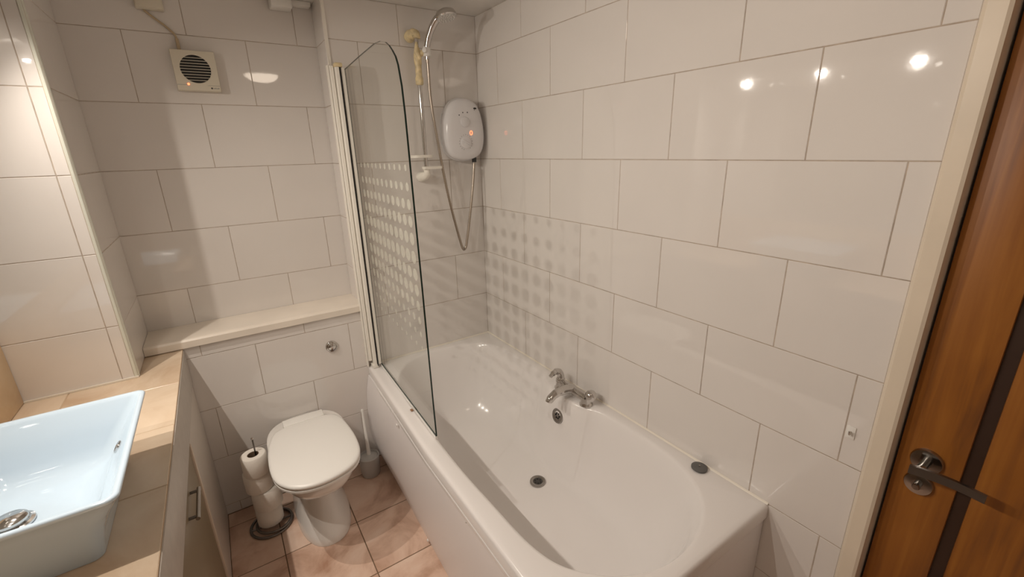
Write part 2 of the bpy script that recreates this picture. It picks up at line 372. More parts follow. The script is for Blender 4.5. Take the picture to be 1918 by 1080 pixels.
def off(ring, d):                                   # move a ring outwards from its centre line
    n = len(ring); r = []
    for i in range(n):
        t = (ring[(i + 1) % n] - ring[i - 1]); nn = Vector((t.y, -t.x, 0)).normalized()
        if nn.dot(ring[i] - C0) < 0: nn = -nn
        r.append(ring[i] + nn * d)
    return r
def inset(ring, e): return [Vector((min(max(p.x, -.722 - .030 * min(1, max(0, -p.y / .8)) + e), BX1 - e * .1), min(max(p.y, BY0 + e), BY1 - e * .1), 0)) for p in ring]
def zed(ring, z): return [Vector((p.x, p.y, z)) for p in ring]
bot = []
for p in oc:
    a = math.atan2((p.y - C0.y) / .78, (p.x - C0.x) / .33); ca, sa = math.cos(a), math.sin(a); e = 2 / 2.8
    bot.append(Vector((-.345 + .165 * math.copysign(abs(ca) ** e, ca), -.83 + .55 * math.copysign(abs(sa) ** e, sa), 0)))
rings = [zed(inset(outer, .004), .502), zed(outer, .503), zed(outer, .540), zed(inset(outer, .003), .5475), zed(inset(outer, .009), .551), zed(inset(outer, .02), .5515),
         zed(off(oc, .012), .5505), zed(off(oc, .005), .5485), zed(oc, .543), zed(off(oc, -.004), .534)]
for s, z in ((.05, .515), (.10, .48), (.17, .43), (.25, .375), (.34, .32), (.44, .27), (.56, .23), (.69, .20), (.83, .182), (1.0, .173)):
    rings.append([Vector((a.x + (b.x - a.x) * s, a.y + (b.y - a.y) * s, z)) for a, b in zip(off(oc, -.004), bot)])
cc = Vector((-.30, -.82, 0))
for s, z in ((.3, .170), (.62, .168), (.92, .166)):
    rings.append([Vector((b.x + (cc.x - b.x) * s, b.y + (cc.y - b.y) * s, z)) for b in bot])
loft('tub_shell', rings, ACRYL, bath, False, True, 50)
# bowed side panel
pv, pf = [], []; ny, nz = 24, 14
prof = [(.0, -.712), (.08, -.742), (.2, -.755), (.31, -.755), (.41, -.747), (.5, -.728)]
def pprof(z):
    for (z0, x0), (z1, x1) in zip(prof, prof[1:]):
        if z <= z1: t = (z - z0) / (z1 - z0); return x0 + (x1 - x0) * t
    return prof[-1][1]
for i in range(ny + 1):
    y = -.002 - 1.646 * i / ny; f = min(1, -y / .9)
    for j in range(nz + 1):
        z = .0 + .5 * (j / nz); x = pprof(z); x2 = -.741 + .003 * z
        pv.append((x + (x2 - x) * f * .75, y, z))
n1 = len(pv); pv += [(x + .006, y, z) for x, y, z in pv]
for i in range(ny):
    for j in range(nz):
        a = i * (nz + 1) + j; q = (a, a + 1, a + nz + 2, a + nz + 1); pf += [q, tuple(k + n1 for k in q)]
for i in range(ny):
    for j in (0, nz): a = i * (nz + 1) + j; b = a + nz + 1; pf.append((a, b, b + n1, a + n1))
for j in range(nz):
    for i in (0, ny): a = i * (nz + 1) + j; b = a + 1; pf.append((a, b, b + n1, a + n1))
spn = mesh('side_panel', pv, pf, PANELM, bath, True, angle=50)
mesh('panel_lip', [(-.722 - .027 * min(1, -y / .8) + dx, y, z) for y in (-.004, -.4, -.8, -1.646) for dx, z in ((-.004, .482), (-.004, .497), (.008, .497), (.008, .482))], [(4 * i + j, 4 * i + (j + 1) % 4, 4 * i + 4 + (j + 1) % 4, 4 * i + 4 + j) for i in range(3) for j in range(4)] + [(0, 1, 2, 3), (12, 13, 14, 15)], ACRYL, bath)
box('end_panel', -.735, -.002, -1.646, -1.636, 0.0, .503, PANELM, bath, .002)
for y, z in ((-.47, .468), (-1.1, .468)):
    lathe('screw_cap', [(.007, 0), (.006, .003), (.0, .0045)], (-.746, y, z), PLAST, spn, (-1, 0, 0), 14)
lathe('screw_cap', [(.007, 0), (.006, .003), (.0, .0045)], (-.737, -.69, .02), PLAST, spn, (-1, 0, 0), 14)
prism('wall_sealant', [(-.0005, .549), (-.006, .5515), (-.0045, .5535), (-.0005, .557)], 'y', -1.65, -.002, SEAL, bath)
prism('end_sealant', [(-.0005, .549), (-.006, .5515), (-.0045, .5535), (-.0005, .557)], 'x', -.69, -.002, SEAL, bath)
DR = (-.251, -.822, .1715)
wst = lathe('waste', [(.036, -.004), (.036, 0), (.035, .0035), (.030, .004), (.025, .0022), (.022, .0012)], DR, DCHROME, bath, (0, 0, 1), 28)
lathe('waste_grid', [(.0225, .0012), (.0, .0016)], DR, mat('waste_dark', (.06, .055, .05), .5), wst, (0, 0, 1), 20)
for k in range(6):
    a = k * math.pi / 3; lathe('waste_hole', [(.0038, 0), (.0038, .0016)], (DR[0] + .013 * math.cos(a), DR[1] + .013 * math.sin(a), DR[2] + .0010), BLACK, wst, (0, 0, 1), 10)
ov = Vector((-.118, -.805, .452)); oa = Vector((-1, 0.0, .22)).normalized(); _, ou, ob = frame_of(oa)
ovf = lathe('overflow', [(.036, -.014), (.036, .006), (.033, .011), (.023, .0115), (.020, .008), (.0, .008)], ov, DCHROME, bath, oa, 28)
for k in range(6):
    a = k * math.pi / 3; c = ov + ou * (.012 * math.cos(a)) + ob * (.012 * math.sin(a)); lathe('overflow_hole', [(.0048, .006), (.0048, .0092)], c, BLACK, ovf, oa, 10)

plug = thing('bath_plug', (-.027, -1.437, .5515), 'flat grey bath plug resting on the rim against the tiled wall', 'plug')
lathe('plug_disc', [(.023, .0), (.026, .003), (.026, .007), (.024, .0085), (.004, .0095), (0, .0095)], (-.031, -1.437, .5520), RUBBER, plug, (0, 0, 1), 28)
lathe('ring_stud', [(.003, 0), (.003, .003), (0, .004)], (-.031, -1.437, .5612), DCHROME, plug, (0, 0, 1), 10)

tap = thing('bath_tap', (-.066, -.835, .5515), 'chrome bath mixer tap with curved lever on the tub ledge', 'tap')
TZ = .5512
def base_ring(z, g):  # stadium base under the two pillars
    pts = []
    for k in range(24):
        a = math.pi * 2 * k / 24; sy = -.752 if math.sin(a) >= 0 else -.922
        pts.append(Vector((-.066 + (.021 + g) * math.cos(a), sy + (.021 + g) * math.sin(a), z)))
    return pts
lathe('pillar', [(.027, 0), (.027, .004), (.022, .010), (.0205, .026), (.022, .036)], (-.066, -.752, TZ), CHROME, tap, (0, 0, 1), 24)
lathe('pillar', [(.029, 0), (.029, .004), (.026, .008), (.0235, .024), (.024, .036)], (-.068, -.924, TZ), CHROME, tap, (0, 0, 1), 24)
tube('body', [(-.066, -.745, TZ + .028), (-.066, -.77, TZ + .029), (-.069, -.81, TZ + .030), (-.069, -.86, TZ + .030), (-.068, -.90, TZ + .029), (-.068, -.930, TZ + .028)], [.017, .0205, .020, .020, .0215, .020], CHROME, tap, 18)
tube('spout', catmull([(-.064, -.836, TZ + .030), (-.095, -.837, TZ + .041), (-.135, -.838, TZ + .047), (-.17, -.839, TZ + .043), (-.198, -.840, TZ + .028), (-.203, -.840, TZ + .020)], 6), [.0215] * 6 + [.020] * 7 + [.0185] * 6 + [.0172] * 6 + [.0155] * 6, CHROME, tap, 18)
lathe('knob', [(.0225, .034), (.0250, .040), (.0255, .050), (.0225, .061), (.0135, .069), (0, .072)], (-.066, -.930, TZ), CHROME, tap, (.15, -.25, 1), 24)
kn = lathe('knob', [(.020, .034), (.0215, .038), (.0205, .046), (.015, .054), (0, .058)], (-.066, -.752, TZ), CHROME, tap, (0, 0, 1), 24)
tube('lever', catmull([(-.064, -.752, TZ + .045), (-.064, -.747, TZ + .066), (-.074, -.744, TZ + .080), (-.092, -.745, TZ + .084), (-.112, -.748, TZ + .078), (-.126, -.750, TZ + .071)], 5), [.0165] * 5 + [.0165] * 5 + [.0145] * 5 + [.0120] * 5 + [.009] * 5 + [.0045], CHROME, kn, 14)

clip = thing('rim_clip', (-.691, -.529, .5515), 'tiny rusty brown clip on the bath rim under the glass screen', 'clip')
box('clip_body', -.699, -.688, -.537, -.521, .5515, .5565, RUST, clip, .002)
lathe('clip_screw', [(.0035, 0), (.003, .002), (0, .0026)], (-.694, -.529, .5563), RUST, clip, (0, 0, 1), 10)

# ------------------------------------------------------------------ shower screen
GX = lambda y: -.6645 + .0325 * y                   # the pane is swung a little out of line with the rim
scr = thing('shower_screen', (-.69, -.05, .5515), 'curved-top glass shower screen with frosted dots and white profiles', 'shower screen')
prism('wall_profile', [(-.7285, -.001), (-.7285, -.022), (-.7265, -.026), (-.7235, -.026), (-.7235, -.001)], 'z', .556, 1.945, PROFM, scr)
prism('channel_profile', [(-.7220, -.001), (-.7220, -.030), (-.7195, -.035), (-.7085, -.037), (-.7060, -.034), (-.7060, -.001)], 'z', .590, 1.942, PROFM, scr)
prism('hinge_profile', [(-.7040, -.026), (-.7040, -.052), (-.7015, -.057), (-.6905, -.058), (-.6885, -.055), (-.6885, -.026)], 'z', .572, 1.936, PROFM, scr)
box('black_seal', -.6880, -.6835, -.0590, -.026, .562, 1.934, BLACK, scr)
prism('clamp_profile', [(-.6828, -.026), (-.6828, -.054), (-.6810, -.057), (-.6690, -.057), (-.6665, -.053), (-.6665, -.026)], 'z', .570, 1.934, PROFM, scr)
box('hinge_cap', -.706, -.674, -.059, -.024, 1.936, 1.953, YELL, scr, .005)
box('foot_cap', -.712, -.684, -.059, -.020, .5525, .5715, PROFM, scr, .003)
gp = [(-.05, .567), (-.780, .567), (-.768, .70), (-.762, .95), (-.761, 1.17), (-.752, 1.37), (-.744, 1.47), (-.746, 1.60), (-.749, 1.70), (-.742, 1.784), (-.725, 1.844), (-.710, 1.868), (-.687, 1.886), (-.660, 1.907), (-.628, 1.921), (-.577, 1.935), (-.509, 1.940), (-.305, 1.936), (-.05, 1.928)]
gp = [(-.05, .567), (-.772, .567), (-.768, .70), (-.764, .95), (-.760, 1.17), (-.755, 1.37), (-.752, 1.50), (-.750, 1.62), (-.748, 1.70), (-.741, 1.784), (-.725, 1.844), (-.710, 1.868), (-.687, 1.888), (-.660, 1.907), (-.628, 1.922), (-.577, 1.935), (-.509, 1.940), (-.305, 1.936), (-.05, 1.928)]
gn = len(gp); gv = [(GX(y) - .003, y, z) for y, z in gp] + [(GX(y) + .003, y, z) for y, z in gp]
gf = [tuple(range(gn)), tuple(range(gn, 2 * gn))] + [(i, (i + 1) % gn, gn + (i + 1) % gn, gn + i) for i in range(gn)]
pane = mesh('glass_pane', gv, gf, [GLASS, GEDGE], scr, False, lambda p: 0 if abs(p.normal.x) > .5 else 1)
sv = [(GX(y) + dx, y, z) for y in (-.06, -.77) for dx in (-.004, .004) for z in (.5535, .5665)]
mesh('bottom_seal', sv, [(0, 1, 3, 2), (4, 5, 7, 6), (0, 1, 5, 4), (2, 3, 7, 6), (0, 2, 6, 4), (1, 3, 7, 5)], PLAST, scr)
dm = bpy.data.meshes.new('frosted_dot'); dn = 20
dm.from_pydata([(0, math.cos(2 * math.pi * k / dn), math.sin(2 * math.pi * k / dn)) for k in range(dn)], [], [tuple(range(dn))]); dm.materials.append(FROST)
rz = [1.545, 1.484, 1.426, 1.369, 1.309, 1.245, 1.183, 1.124, 1.067, 1.010, .955, .90]
rr = [.0105, .0145, .0175, .0200, .0220, .0230, .0220, .0195, .0165, .013, .010, .007]
for i, (z, r) in enumerate(zip(rz, rr)):
    for k in range(11):
        y = -.692 + .0575 * k
        if y > -.085: continue
        d = link('frosted_dot', dm, pane, (GX(y) + .0036, y, z)); d.scale = (1, r, r * (1.15 if i > 6 else 1)); d.rotation_euler = (0, 0, -math.atan(.0325))

# ------------------------------------------------------------------ shower rail, handset, hose, unit
RX, RY = -.336, -.052
rail = thing('shower_rail', (RX, 0, 1.5), 'chrome shower riser rail with yellowed plastic brackets', 'shower rail')
tube('rail_tube', [(RX, RY, 1.50), (RX, RY, 1.8), (RX, RY, 2.10)], .0095, CHROME, rail, 16)
tube('top_bracket', catmull([(RX - .012, -.001, 2.088), (RX - .012, -.022, 2.094), (RX - .006, -.042, 2.097), (RX, -.056, 2.090), (RX, -.058, 2.076)], 5), [.024] * 6 + [.021] * 5 + [.019] * 5 + [.017] * 5, YELL, rail, 16)
tube('bottom_bracket', catmull([(RX - .012, -.001, 1.474), (RX - .012, -.025, 1.476), (RX - .006, -.045, 1.482), (RX, -.054, 1.494), (RX, -.054, 1.512)], 5), [.023] * 6 + [.021] * 5 + [.019] * 5 + [.015] * 5, PROFM, rail, 16)
lathe('slider', [(.0125, 1.885), (.018, 1.890), (.018, 1.915), (.0145, 1.922), (.0145, 1.965), (.017, 1.975), (.0175, 2.005), (.013, 2.03), (.011, 2.04)], (RX, RY, 0), YELL, rail, (0, 0, 1), 20)
tube('slider_tab', [(RX - .002, RY - .004, 2.06), (RX - .008, RY - .012, 2.02), (RX + .004, RY - .016, 1.99)], [.006, .011, .008], YELL, rail, 10)
HX, HY, HZ = -.299, -.075, 2.030
tube('slider_arm', [(RX, RY, 2.010), (RX + .020, RY - .014, 2.018), (HX, HY, 2.024)], [.013, .013, .012], YELL, rail, 12)
lathe('handset_cradle', [(.012, -.020), (.018, -.018), (.018, .012), (.014, .014), (.0, .014)], (HX, HY, HZ - .008), PLAST, rail, (-.05, .0, 1), 20)
lathe('cradle_knob', [(.010, 0), (.012, .006), (.010, .012), (0, .013)], (HX - .012, HY - .012, HZ - .006), PLAST, rail, (-.7, -.6, .1), 16)
# soap dish and hose ring
sd = [rrect(RX - .028, RY - .022, .052, .034, .03, z) for z in (1.566, 1.570, 1.578)]
loft('soap_dish', sd, PROFM, rail)
loft('hose_ring', [rrect(RX + .028, RY - .006, .050, .017, .012, z) for z in (1.512, 1.516, 1.524)], PROFM, rail)

hs = thing('shower_handset', (HX, HY, HZ), 'chrome shower handset held tilted in the rail cradle', 'shower head')
tube('handle', catmull([(HX, HY, HZ + .004), (HX + .006, HY - .012, HZ + .04), (HX + .016, HY - .030, HZ + .078), (HX + .032, HY - .056, HZ + .112), (HX + .05, HY - .080, HZ + .128)], 5), [.0135] * 6 + [.0145] * 5 + [.0155] * 5 + [.015] * 5, CHROME, hs, 18)
lathe('collar', [(.014, -.003), (.0165, .0), (.0165, .006), (.0145, .009)], (HX, HY, HZ + .003), PLAST, hs, (.12, -.25, 1), 20)
hax = Vector((.10, -.20, -1)).normalized(); hc = Vector((HX + .060, HY - .092, HZ + .124))
hd_ = lathe('head', [(.0, -.024), (.022, -.022), (.040, -.013), (.046, -.002), (.046, .008), (.042, .012)], hc, CHROME, hs, hax, 32)
lathe('spray_face', [(.0415, .0115), (.040, .0135), (.0, .0145)], hc, NOZ, hd_, hax, 28)
_, hu, hv = frame_of(hax)
for rr_, nn_ in ((.012, 6), (.023, 11), (.034, 16)):
    for k in range(nn_):
        a = 2 * math.pi * k / nn_; lathe('nozzle', [(.0022, .012), (.0016, .0175)], hc + hu * rr_ * math.cos(a) + hv * rr_ * math.sin(a), PLAST, hd_, hax, 6)
HP = [(-.299, -.076, 2.012), (-.298, -.074, 1.99), (-.296, -.07, 1.952), (-.291, -.06, 1.84), (-.283, -.06, 1.747), (-.268, -.06, 1.626), (-.252, -.06, 1.5), (-.228, -.06, 1.354), (-.198, -.058, 1.215), (-.176, -.056, 1.127), (-.1665, -.055, 1.098),
      (-.158, -.055, 1.090), (-.149, -.055, 1.098), (-.141, -.055, 1.122), (-.119, -.052, 1.22), (-.091, -.05, 1.371), (-.076, -.048, 1.465), (-.066, -.046, 1.545)]
hpts = catmull(HP, 26)
hose = thing('shower_hose', (-.158, -.055, 1.09), 'ribbed metal shower hose hanging in a V below the electric shower', 'hose')
tube('hose_body', hpts, [.0072 if i % 2 else .0062 for i in range(len(hpts))], mat('hose_metal', (.46, .40, .34), .28, 1.0), hose, 8, angle=180)
tube('hose_nut', [(-.299, -.076, 2.016), (-.2985, -.075, 1.992)], [.0105, .009], CHROME, hose, 14)

un = thing('electric_shower', (-.125, 0, 1.69), 'white oval electric shower unit mounted in the tiled corner', 'shower unit')
OUT = [(-.124, 1.842), (-.088, 1.836), (-.056, 1.817), (-.036, 1.785), (-.024, 1.745), (-.016, 1.695), (-.015, 1.646), (-.024, 1.600), (-.045, 1.566), (-.085, 1.547), (-.135, 1.541), (-.18, 1.549), (-.213, 1.570), (-.232, 1.605), (-.240, 1.655), (-.238, 1.71), (-.229, 1.755), (-.214, 1.792), (-.190, 1.822), (-.160, 1.838)]
oo = catmull([(x, 0, z) for x, z in OUT], 4, True); UC = Vector((-.127, 0, 1.692))
def ur(s, y, dx=0): return [Vector((UC.x + dx + (p.x - UC.x) * s, y, UC.z + (p.z - UC.z) * s)) for p in oo]
loft('backplate', [ur(.97, -.001, .012), ur(1.0, -.004, .012), ur(1.0, -.028, .010), ur(.98, -.032, .009)], UNITM, un)
loft('cover', [ur(.955, -.030, .004), ur(.965, -.050, .002), ur(.96, -.068), ur(.93, -.080), ur(.86, -.088), ur(.7, -.0925), ur(.4, -.095), ur(.1, -.0955)], UNITM, un, True, True, 80)
def usurf(x, z):
    d = Vector((x - UC.x, 0, z - UC.z)); a = math.atan2(d.z, d.x)
    q = min(oo, key=lambda p: abs((math.atan2(p.z - UC.z, p.x - UC.x) - a + math.pi) % (2 * math.pi) - math.pi)); r = d.length / (q - UC).length
    P = [(0, -.0955), (.1, -.0955), (.4, -.095), (.7, -.0925), (.86, -.088), (.93, -.080)]
    for (a0, b0), (a1, b1) in zip(P, P[1:]):
        if r <= a1: return b0 + (b1 - b0) * (r - a0) / (a1 - a0)
    return -.08
def udisc(name, x, z, r, d, m, y=None, n=20, par=None):
    y = usurf(x, z) + .0006
    return lathe(name, [(r, 0), (r, d * .7), (r * .85, d), (0, d)], (x, y, z), m, par or un, (0, -1, 0), n)
udisc('power_dial', -.135, 1.726, .0235, .007, UNITM)
tdl = udisc('temperature_dial', -.134, 1.632, .0285, .006, UNITM)
box('dial_grip', -.158, -.110, -.1075, -.098, 1.629, 1.635, UNITM, tdl, .002).matrix_basis = Matrix.Translation((-.134, 0, 1.632)) @ Matrix.Rotation(math.radians(28), 4, 'Y') @ Matrix.Translation((.134, 0, -1.632))
for k in range(18):
    if k in (13, 14): continue
    a = math.radians(k * 20 + 10); udisc('dial_mark', -.134 + .036 * math.cos(a), 1.632 + .036 * math.sin(a), .0018, .001, GREYP, None, 8, tdl)
for x, z in ((-.163, 1.757), (-.143, 1.769), (-.118, 1.770)): udisc('icon', x, z, .0033, .0008, DARK, -.0925, 10)
lathe('logo_mark', [(.0095, 0), (.0095, .003)], (-.074, usurf(-.074, 1.789) + .001, 1.789), BLACK, un, (0.25, -1, .2), 14, sx=1.0, sy=.42)
udisc('logo_dot', -.078, 1.782, .0022, .0012, DARK, -.0885, 8)
lathe('red_display', [(.0105, 0), (.0105, .002), (.0075, .002), (.0075, 0.0)], (-.103, usurf(-.103, 1.676) + .0005, 1.676), LED, un, (0, -1, 0), 20, sx=.75)
tube('outlet', [(-.066, -.046, 1.565), (-.066, -.046, 1.535)], .0115, DARK, un, 14)

# ------------------------------------------------------------------ toilet, flush, brush, rolls
toi = thing('toilet', (-1.064, -.3, 0), 'white ceramic back-to-wall toilet with closed lid', 'toilet')
TX = -1.068
def tring(hw, yb, yf, z, e=2.4, n=40, bw=None, cx=TX):
    """egg-shaped ring: blunt at the back (yb), round at the front (yf)"""
    pts = []; ym = yb + (yf - yb) * .42
    for k in range(n):
        a = 2 * math.pi * k / n; c, s = math.cos(a), math.sin(a)
        ee = 2 / (3.4 if s > 0 else e)
        x = hw * math.copysign(abs(c) ** (2 / (2.6 if s > 0 else e)), c)
        if s > 0 and bw is not None: x *= 1 + (bw / hw - 1) * s ** 1.5
        y = ym + ((yb - ym) if s > 0 else (ym - yf)) * math.copysign(abs(s) ** ee, s)
        pts.append(Vector((cx + x, y, z)))
    return pts
loft('pan', [tring(.112, -.004, -.458, .001), tring(.113, -.004, -.460, .010), tring(.109, -.004, -.447, .035), tring(.094, -.004, -.405, .08), tring(.083, -.004, -.36, .13), tring(.080, -.004, -.345, .175), tring(.092, -.004, -.385, .215), tring(.122, -.004, -.47, .265),
             tring(.148, -.004, -.535, .315), tring(.160, -.004, -.570, .355), tring(.164, -.004, -.582, .385), tring(.163, -.004, -.581, .395), tring(.155, -.01, -.572, .398)], CERAM, toi)
LO = catmull([(-.965, -.138, 0), (-.940, -.156, 0), (-.920, -.20, 0), (-.908, -.29, 0), (-.904, -.385, 0), (-.911, -.475, 0), (-.930, -.528, 0), (-.958, -.560, 0), (-1.000, -.583, 0), (-1.058, -.597, 0), (-1.120, -.594, 0), (-1.175, -.570, 0), (-1.215, -.522, 0), (-1.234, -.467, 0), (-1.239, -.396, 0), (-1.235, -.31, 0),
              (-1.224, -.235, 0), (-1.203, -.170, 0), (-1.175, -.142, 0), (-1.13, -.134, 0), (-1.06, -.132, 0), (-1.0, -.132, 0)], 3, True)
LC = Vector((-1.071, -.36, 0))
def lr(s_, z): return [Vector((LC.x + (p.x - LC.x) * s_, LC.y + (p.y - LC.y) * s_, z)) for p in LO]
loft('seat', [lr(.95, .3985), lr(.985, .401), lr(.99, .410), lr(.965, .4135)], PLAST, toi)
loft('lid', [lr(.965, .4155), lr(.995, .418), lr(1.0, .427), lr(.985, .4325), lr(.94, .4355), lr(.8, .438), lr(.5, .440), lr(.1, .441)], PLAST, toi, True, True, 70)
box('hinge_bar', -1.154, -.982, -.142, -.086, .398, .4385, PLAST, toi, .004)
fb = thing('flush_button', (-.88, 0, .704), 'round chrome flush button on the tiled cistern wall', 'button')
lathe('button_collar', [(.028, -.001), (.028, .006), (.025, .010), (.021, .011), (.020, .008)], (-.88, 0, .704), CHROME, fb, (0, -1, 0), 28)
lathe('push_button', [(.0195, .004), (.0195, .010), (.016, .0135), (.0, .0150)], (-.88, 0, .704), CHROME, fb, (0, -1, 0), 24)

br = thing('toilet_brush', (-.805, -.112, 0), 'grey toilet brush pot with thin white handle beside the bath panel', 'toilet brush')
lathe('pot', [(.044, .0005), (.046, .004), (.050, .10), (.0505, .108), (.047, .112), (.045, .106), (.044, .100), (.0, .098)], (-.805, -.112, 0), POT, br, (0, 0, 1), 32)
lathe('lid', [(.041, .0985), (.040, .103), (.020, .106), (.010, .112), (.0, .113)], (-.805, -.112, 0), POT, br, (0, 0, 1), 28)
bh = tube('handle', [(-.803, -.108, .105), (-.799, -.085, .18), (-.795, -.060, .27), (-.792, -.045, .325)], [.010, .0085, .007, .006], PLAST, br, 12)
lathe('handle_tip', [(.006, 0), (.0075, .006), (.006, .014), (0, .017)], (-.792, -.0445, .324), PLAST, bh, (.05, .27, 1), 12)

rh = thing('toilet_roll_holder', (-1.277, -.178, 0), 'dark wire toilet roll stand with ring base on the floor', 'roll holder')
rc = Vector((-1.277, -.182, .006))
tube('base_ring', [rc + Vector((.083 * math.cos(2 * math.pi * k / 40), .083 * math.sin(2 * math.pi * k / 40), 0)) for k in range(40)], .0058, STEEL, rh, 10, closed=True)
tube('base_ring', [rc + Vector((.012 + .070 * math.cos(2 * math.pi * k / 40), -.004 + .070 * math.sin(2 * math.pi * k / 40), .011)) for k in range(40)], .0055, STEEL, rh, 10, closed=True)
tube('base_bar', [rc + Vector((-.082, 0, .001)), rc, rc + Vector((.082, 0, .001))], .004, STEEL, rh, 8)
rod_ = tube('rod', [(-1.277, -.182, .006), (-1.277, -.190, .2), (-1.276, -.196, .46)], .0032, STEEL, rh, 10)
lathe('rod_tip', [(.0032, 0), (.0052, .003), (.0052, .008), (0, .011)], (-1.276, -.196, .459), CHROME, rod_, (0, 0, 1), 12)
def roll(x, y, z, r, h, label, tx=0, ty=0, core=.021):
    t = thing('toilet_roll', (x, y, z), label, 'toilet roll', 'toilet rolls stacked on the wire stand')
    for nm, pr_, m in (('paper', [(core + .001, .002), (r - .003, .0), (r, .004), (r + .0005, h * .5), (r, h - .004), (r - .004, h), (core + .001, h - .001)], PAPER), ('core', [(core + .0012, .003), (core + .0012, h - .002), (core - .0006, h - .002), (core - .0006, .003)], CARD)):
        n = 36; rg = [[Vector((q * math.cos(2 * math.pi * i / n), q * math.sin(2 * math.pi * i / n), hh)) for i in range(n)] for q, hh in pr_]
        rg.append(rg[0]); v, f = loft_data(rg, False, False)
        o = mesh(nm, v, f, m, None, True, angle=45); o.parent = t
    t.rotation_euler = (tx, ty, 0)
    return t
roll(-1.276, -.180, .024, .052, .092, 'lowest toilet roll of the stack beside the toilet')
roll(-1.271, -.188, .1165, .0575, .095, 'fat second toilet roll from the floor in the stack')
roll(-1.289, -.186, .2125, .053, .090, 'third toilet roll from the floor, shifted towards the vanity')
roll(-1.286, -.203, .3035, .0485, .092, 'topmost toilet roll of the stack, with the rod sticking out')

# ------------------------------------------------------------------ ledge, vanity, counter, basin
led = struct(prism('trim_4', [(-.014, .853), (-.014, .880), (-.008, .887), (0, .8885), (YN - .001, .8885), (YN - .001, .853)], 'x', XP + .001, XR + .004, SHELF), 'cream ledge running along the top of the cistern wall', 'ledge')
XV = -1.438
van = thing('vanity_cabinet', (-1.6, -.85, 0), 'grey-brown vanity cabinet under the basin counter', 'cabinet')
box('carcass', XL + .002, XV - .012, -1.70, -.006, .0, .8440, VDOOR, van)
box('fascia', XV - .012, XV, -1.70, -.003, .695, .8445, FASC, van, .002)
box('tiled_end', XV - .012, XV - .004, -.494, -.003, .001, .694, VTILE, van)
box('edge_strip', XV - .012, XV + .003, -.512, -.4945, .001, .694, VEDGE, van, .003)
vd = box('door', XV - .012, XV - .003, -1.10, -.514, .004, .690, VDOOR, van, .002)
box('door', XV - .012, XV - .003, -1.69, -1.104, .004, .690, VDOOR, van, .002)
for yy in (-.712, -.828): tube('handle_post', [(XV - .004, yy, .655), (XV + .018, yy, .655)], .0045, STEEL, vd, 10)
tube('handle', [(XV + .018, -.700, .655), (XV + .018, -.77, .655), (XV + .018, -.840, .655)], .0055, DCHROME, vd, 12)
ct = tag(box('countertop', XL + .001, XV - .003, -1.72, -.001, .8447, .8486, mat('counter_grout', (.55, .40, .26), .8)), 'beige stone tiled worktop around the wash basin', 'countertop')
MC = MX((0, 0, .85), (1, 0, 0), (0, 1, 0))
cxs = [XL + .002, -1.747, XV - .002]; cys = [-1.72, -1.537, -1.237, -.937, -.637, -.337, -.002]
for i in range(2):
    for j in range(6): put_tile(ct, MC, cxs[i], cxs[i + 1], cys[j], cys[j + 1], CNTM, .003, .0004)
sp = tag(box('splashback', XL + .0005, XL + .009, -1.62, YP - .003, .852, 1.10, SPLM, None, .001), 'brown stone splashback low on the wall behind the basin', 'splashback')
sp2 = tag(box('counter_sealant', XL + .009, XP, YP - .006, YP - .0005, .8505, .856, SEAL), 'white sealant bead between pier and counter', 'sealant')
mi = thing('wall_mirror', (XL, -.9, 1.5), 'large frameless mirror on the wall above the basin', 'mirror')
box('mirror_glass', XL + .0005, XL + .006, -1.60, -.24, 1.105, 1.96, MIRROR, mi)
box('mirror_edge', XL + .0005, XL + .005, -1.605, -.235, 1.101, 1.9645, PLAST, mi)

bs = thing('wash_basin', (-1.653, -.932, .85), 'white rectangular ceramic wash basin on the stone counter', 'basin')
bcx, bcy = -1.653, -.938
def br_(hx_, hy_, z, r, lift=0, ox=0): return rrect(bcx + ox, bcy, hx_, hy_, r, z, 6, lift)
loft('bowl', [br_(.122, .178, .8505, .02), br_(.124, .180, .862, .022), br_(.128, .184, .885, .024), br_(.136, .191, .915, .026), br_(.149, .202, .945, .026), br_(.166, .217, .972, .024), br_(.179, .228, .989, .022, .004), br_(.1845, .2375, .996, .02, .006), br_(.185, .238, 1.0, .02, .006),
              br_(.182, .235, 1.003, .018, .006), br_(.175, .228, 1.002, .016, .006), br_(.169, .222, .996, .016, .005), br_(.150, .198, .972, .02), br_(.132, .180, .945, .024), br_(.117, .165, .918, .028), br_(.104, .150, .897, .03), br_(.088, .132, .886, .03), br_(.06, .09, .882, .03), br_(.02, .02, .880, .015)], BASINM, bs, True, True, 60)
wz = (-1.692, -.945, .884)
lathe('waste_ring', [(.036, -.002), (.036, .002), (.030, .004), (.027, .002)], wz, CHROME, bs, (0, 0, 1), 28)
lathe('pop_up_plug', [(.022, .0), (.022, .006), (.028, .008), (.028, .013), (.024, .0165), (.0, .018)], wz, CHROME, bs, (0, 0, 1), 28)
oax = Vector((-1, 0, .62)).normalized()
lathe('overflow_ring', [(.0145, -.001), (.0145, .002), (.011, .0035), (.0085, .001)], (bcx + .1345, -.870, .9495), CHROME, bs, oax, 24)
lathe('overflow_hole', [(.0088, .0), (.0, .0008)], (bcx + .1345, -.870, .9495), BLACK, bs, oax, 16)

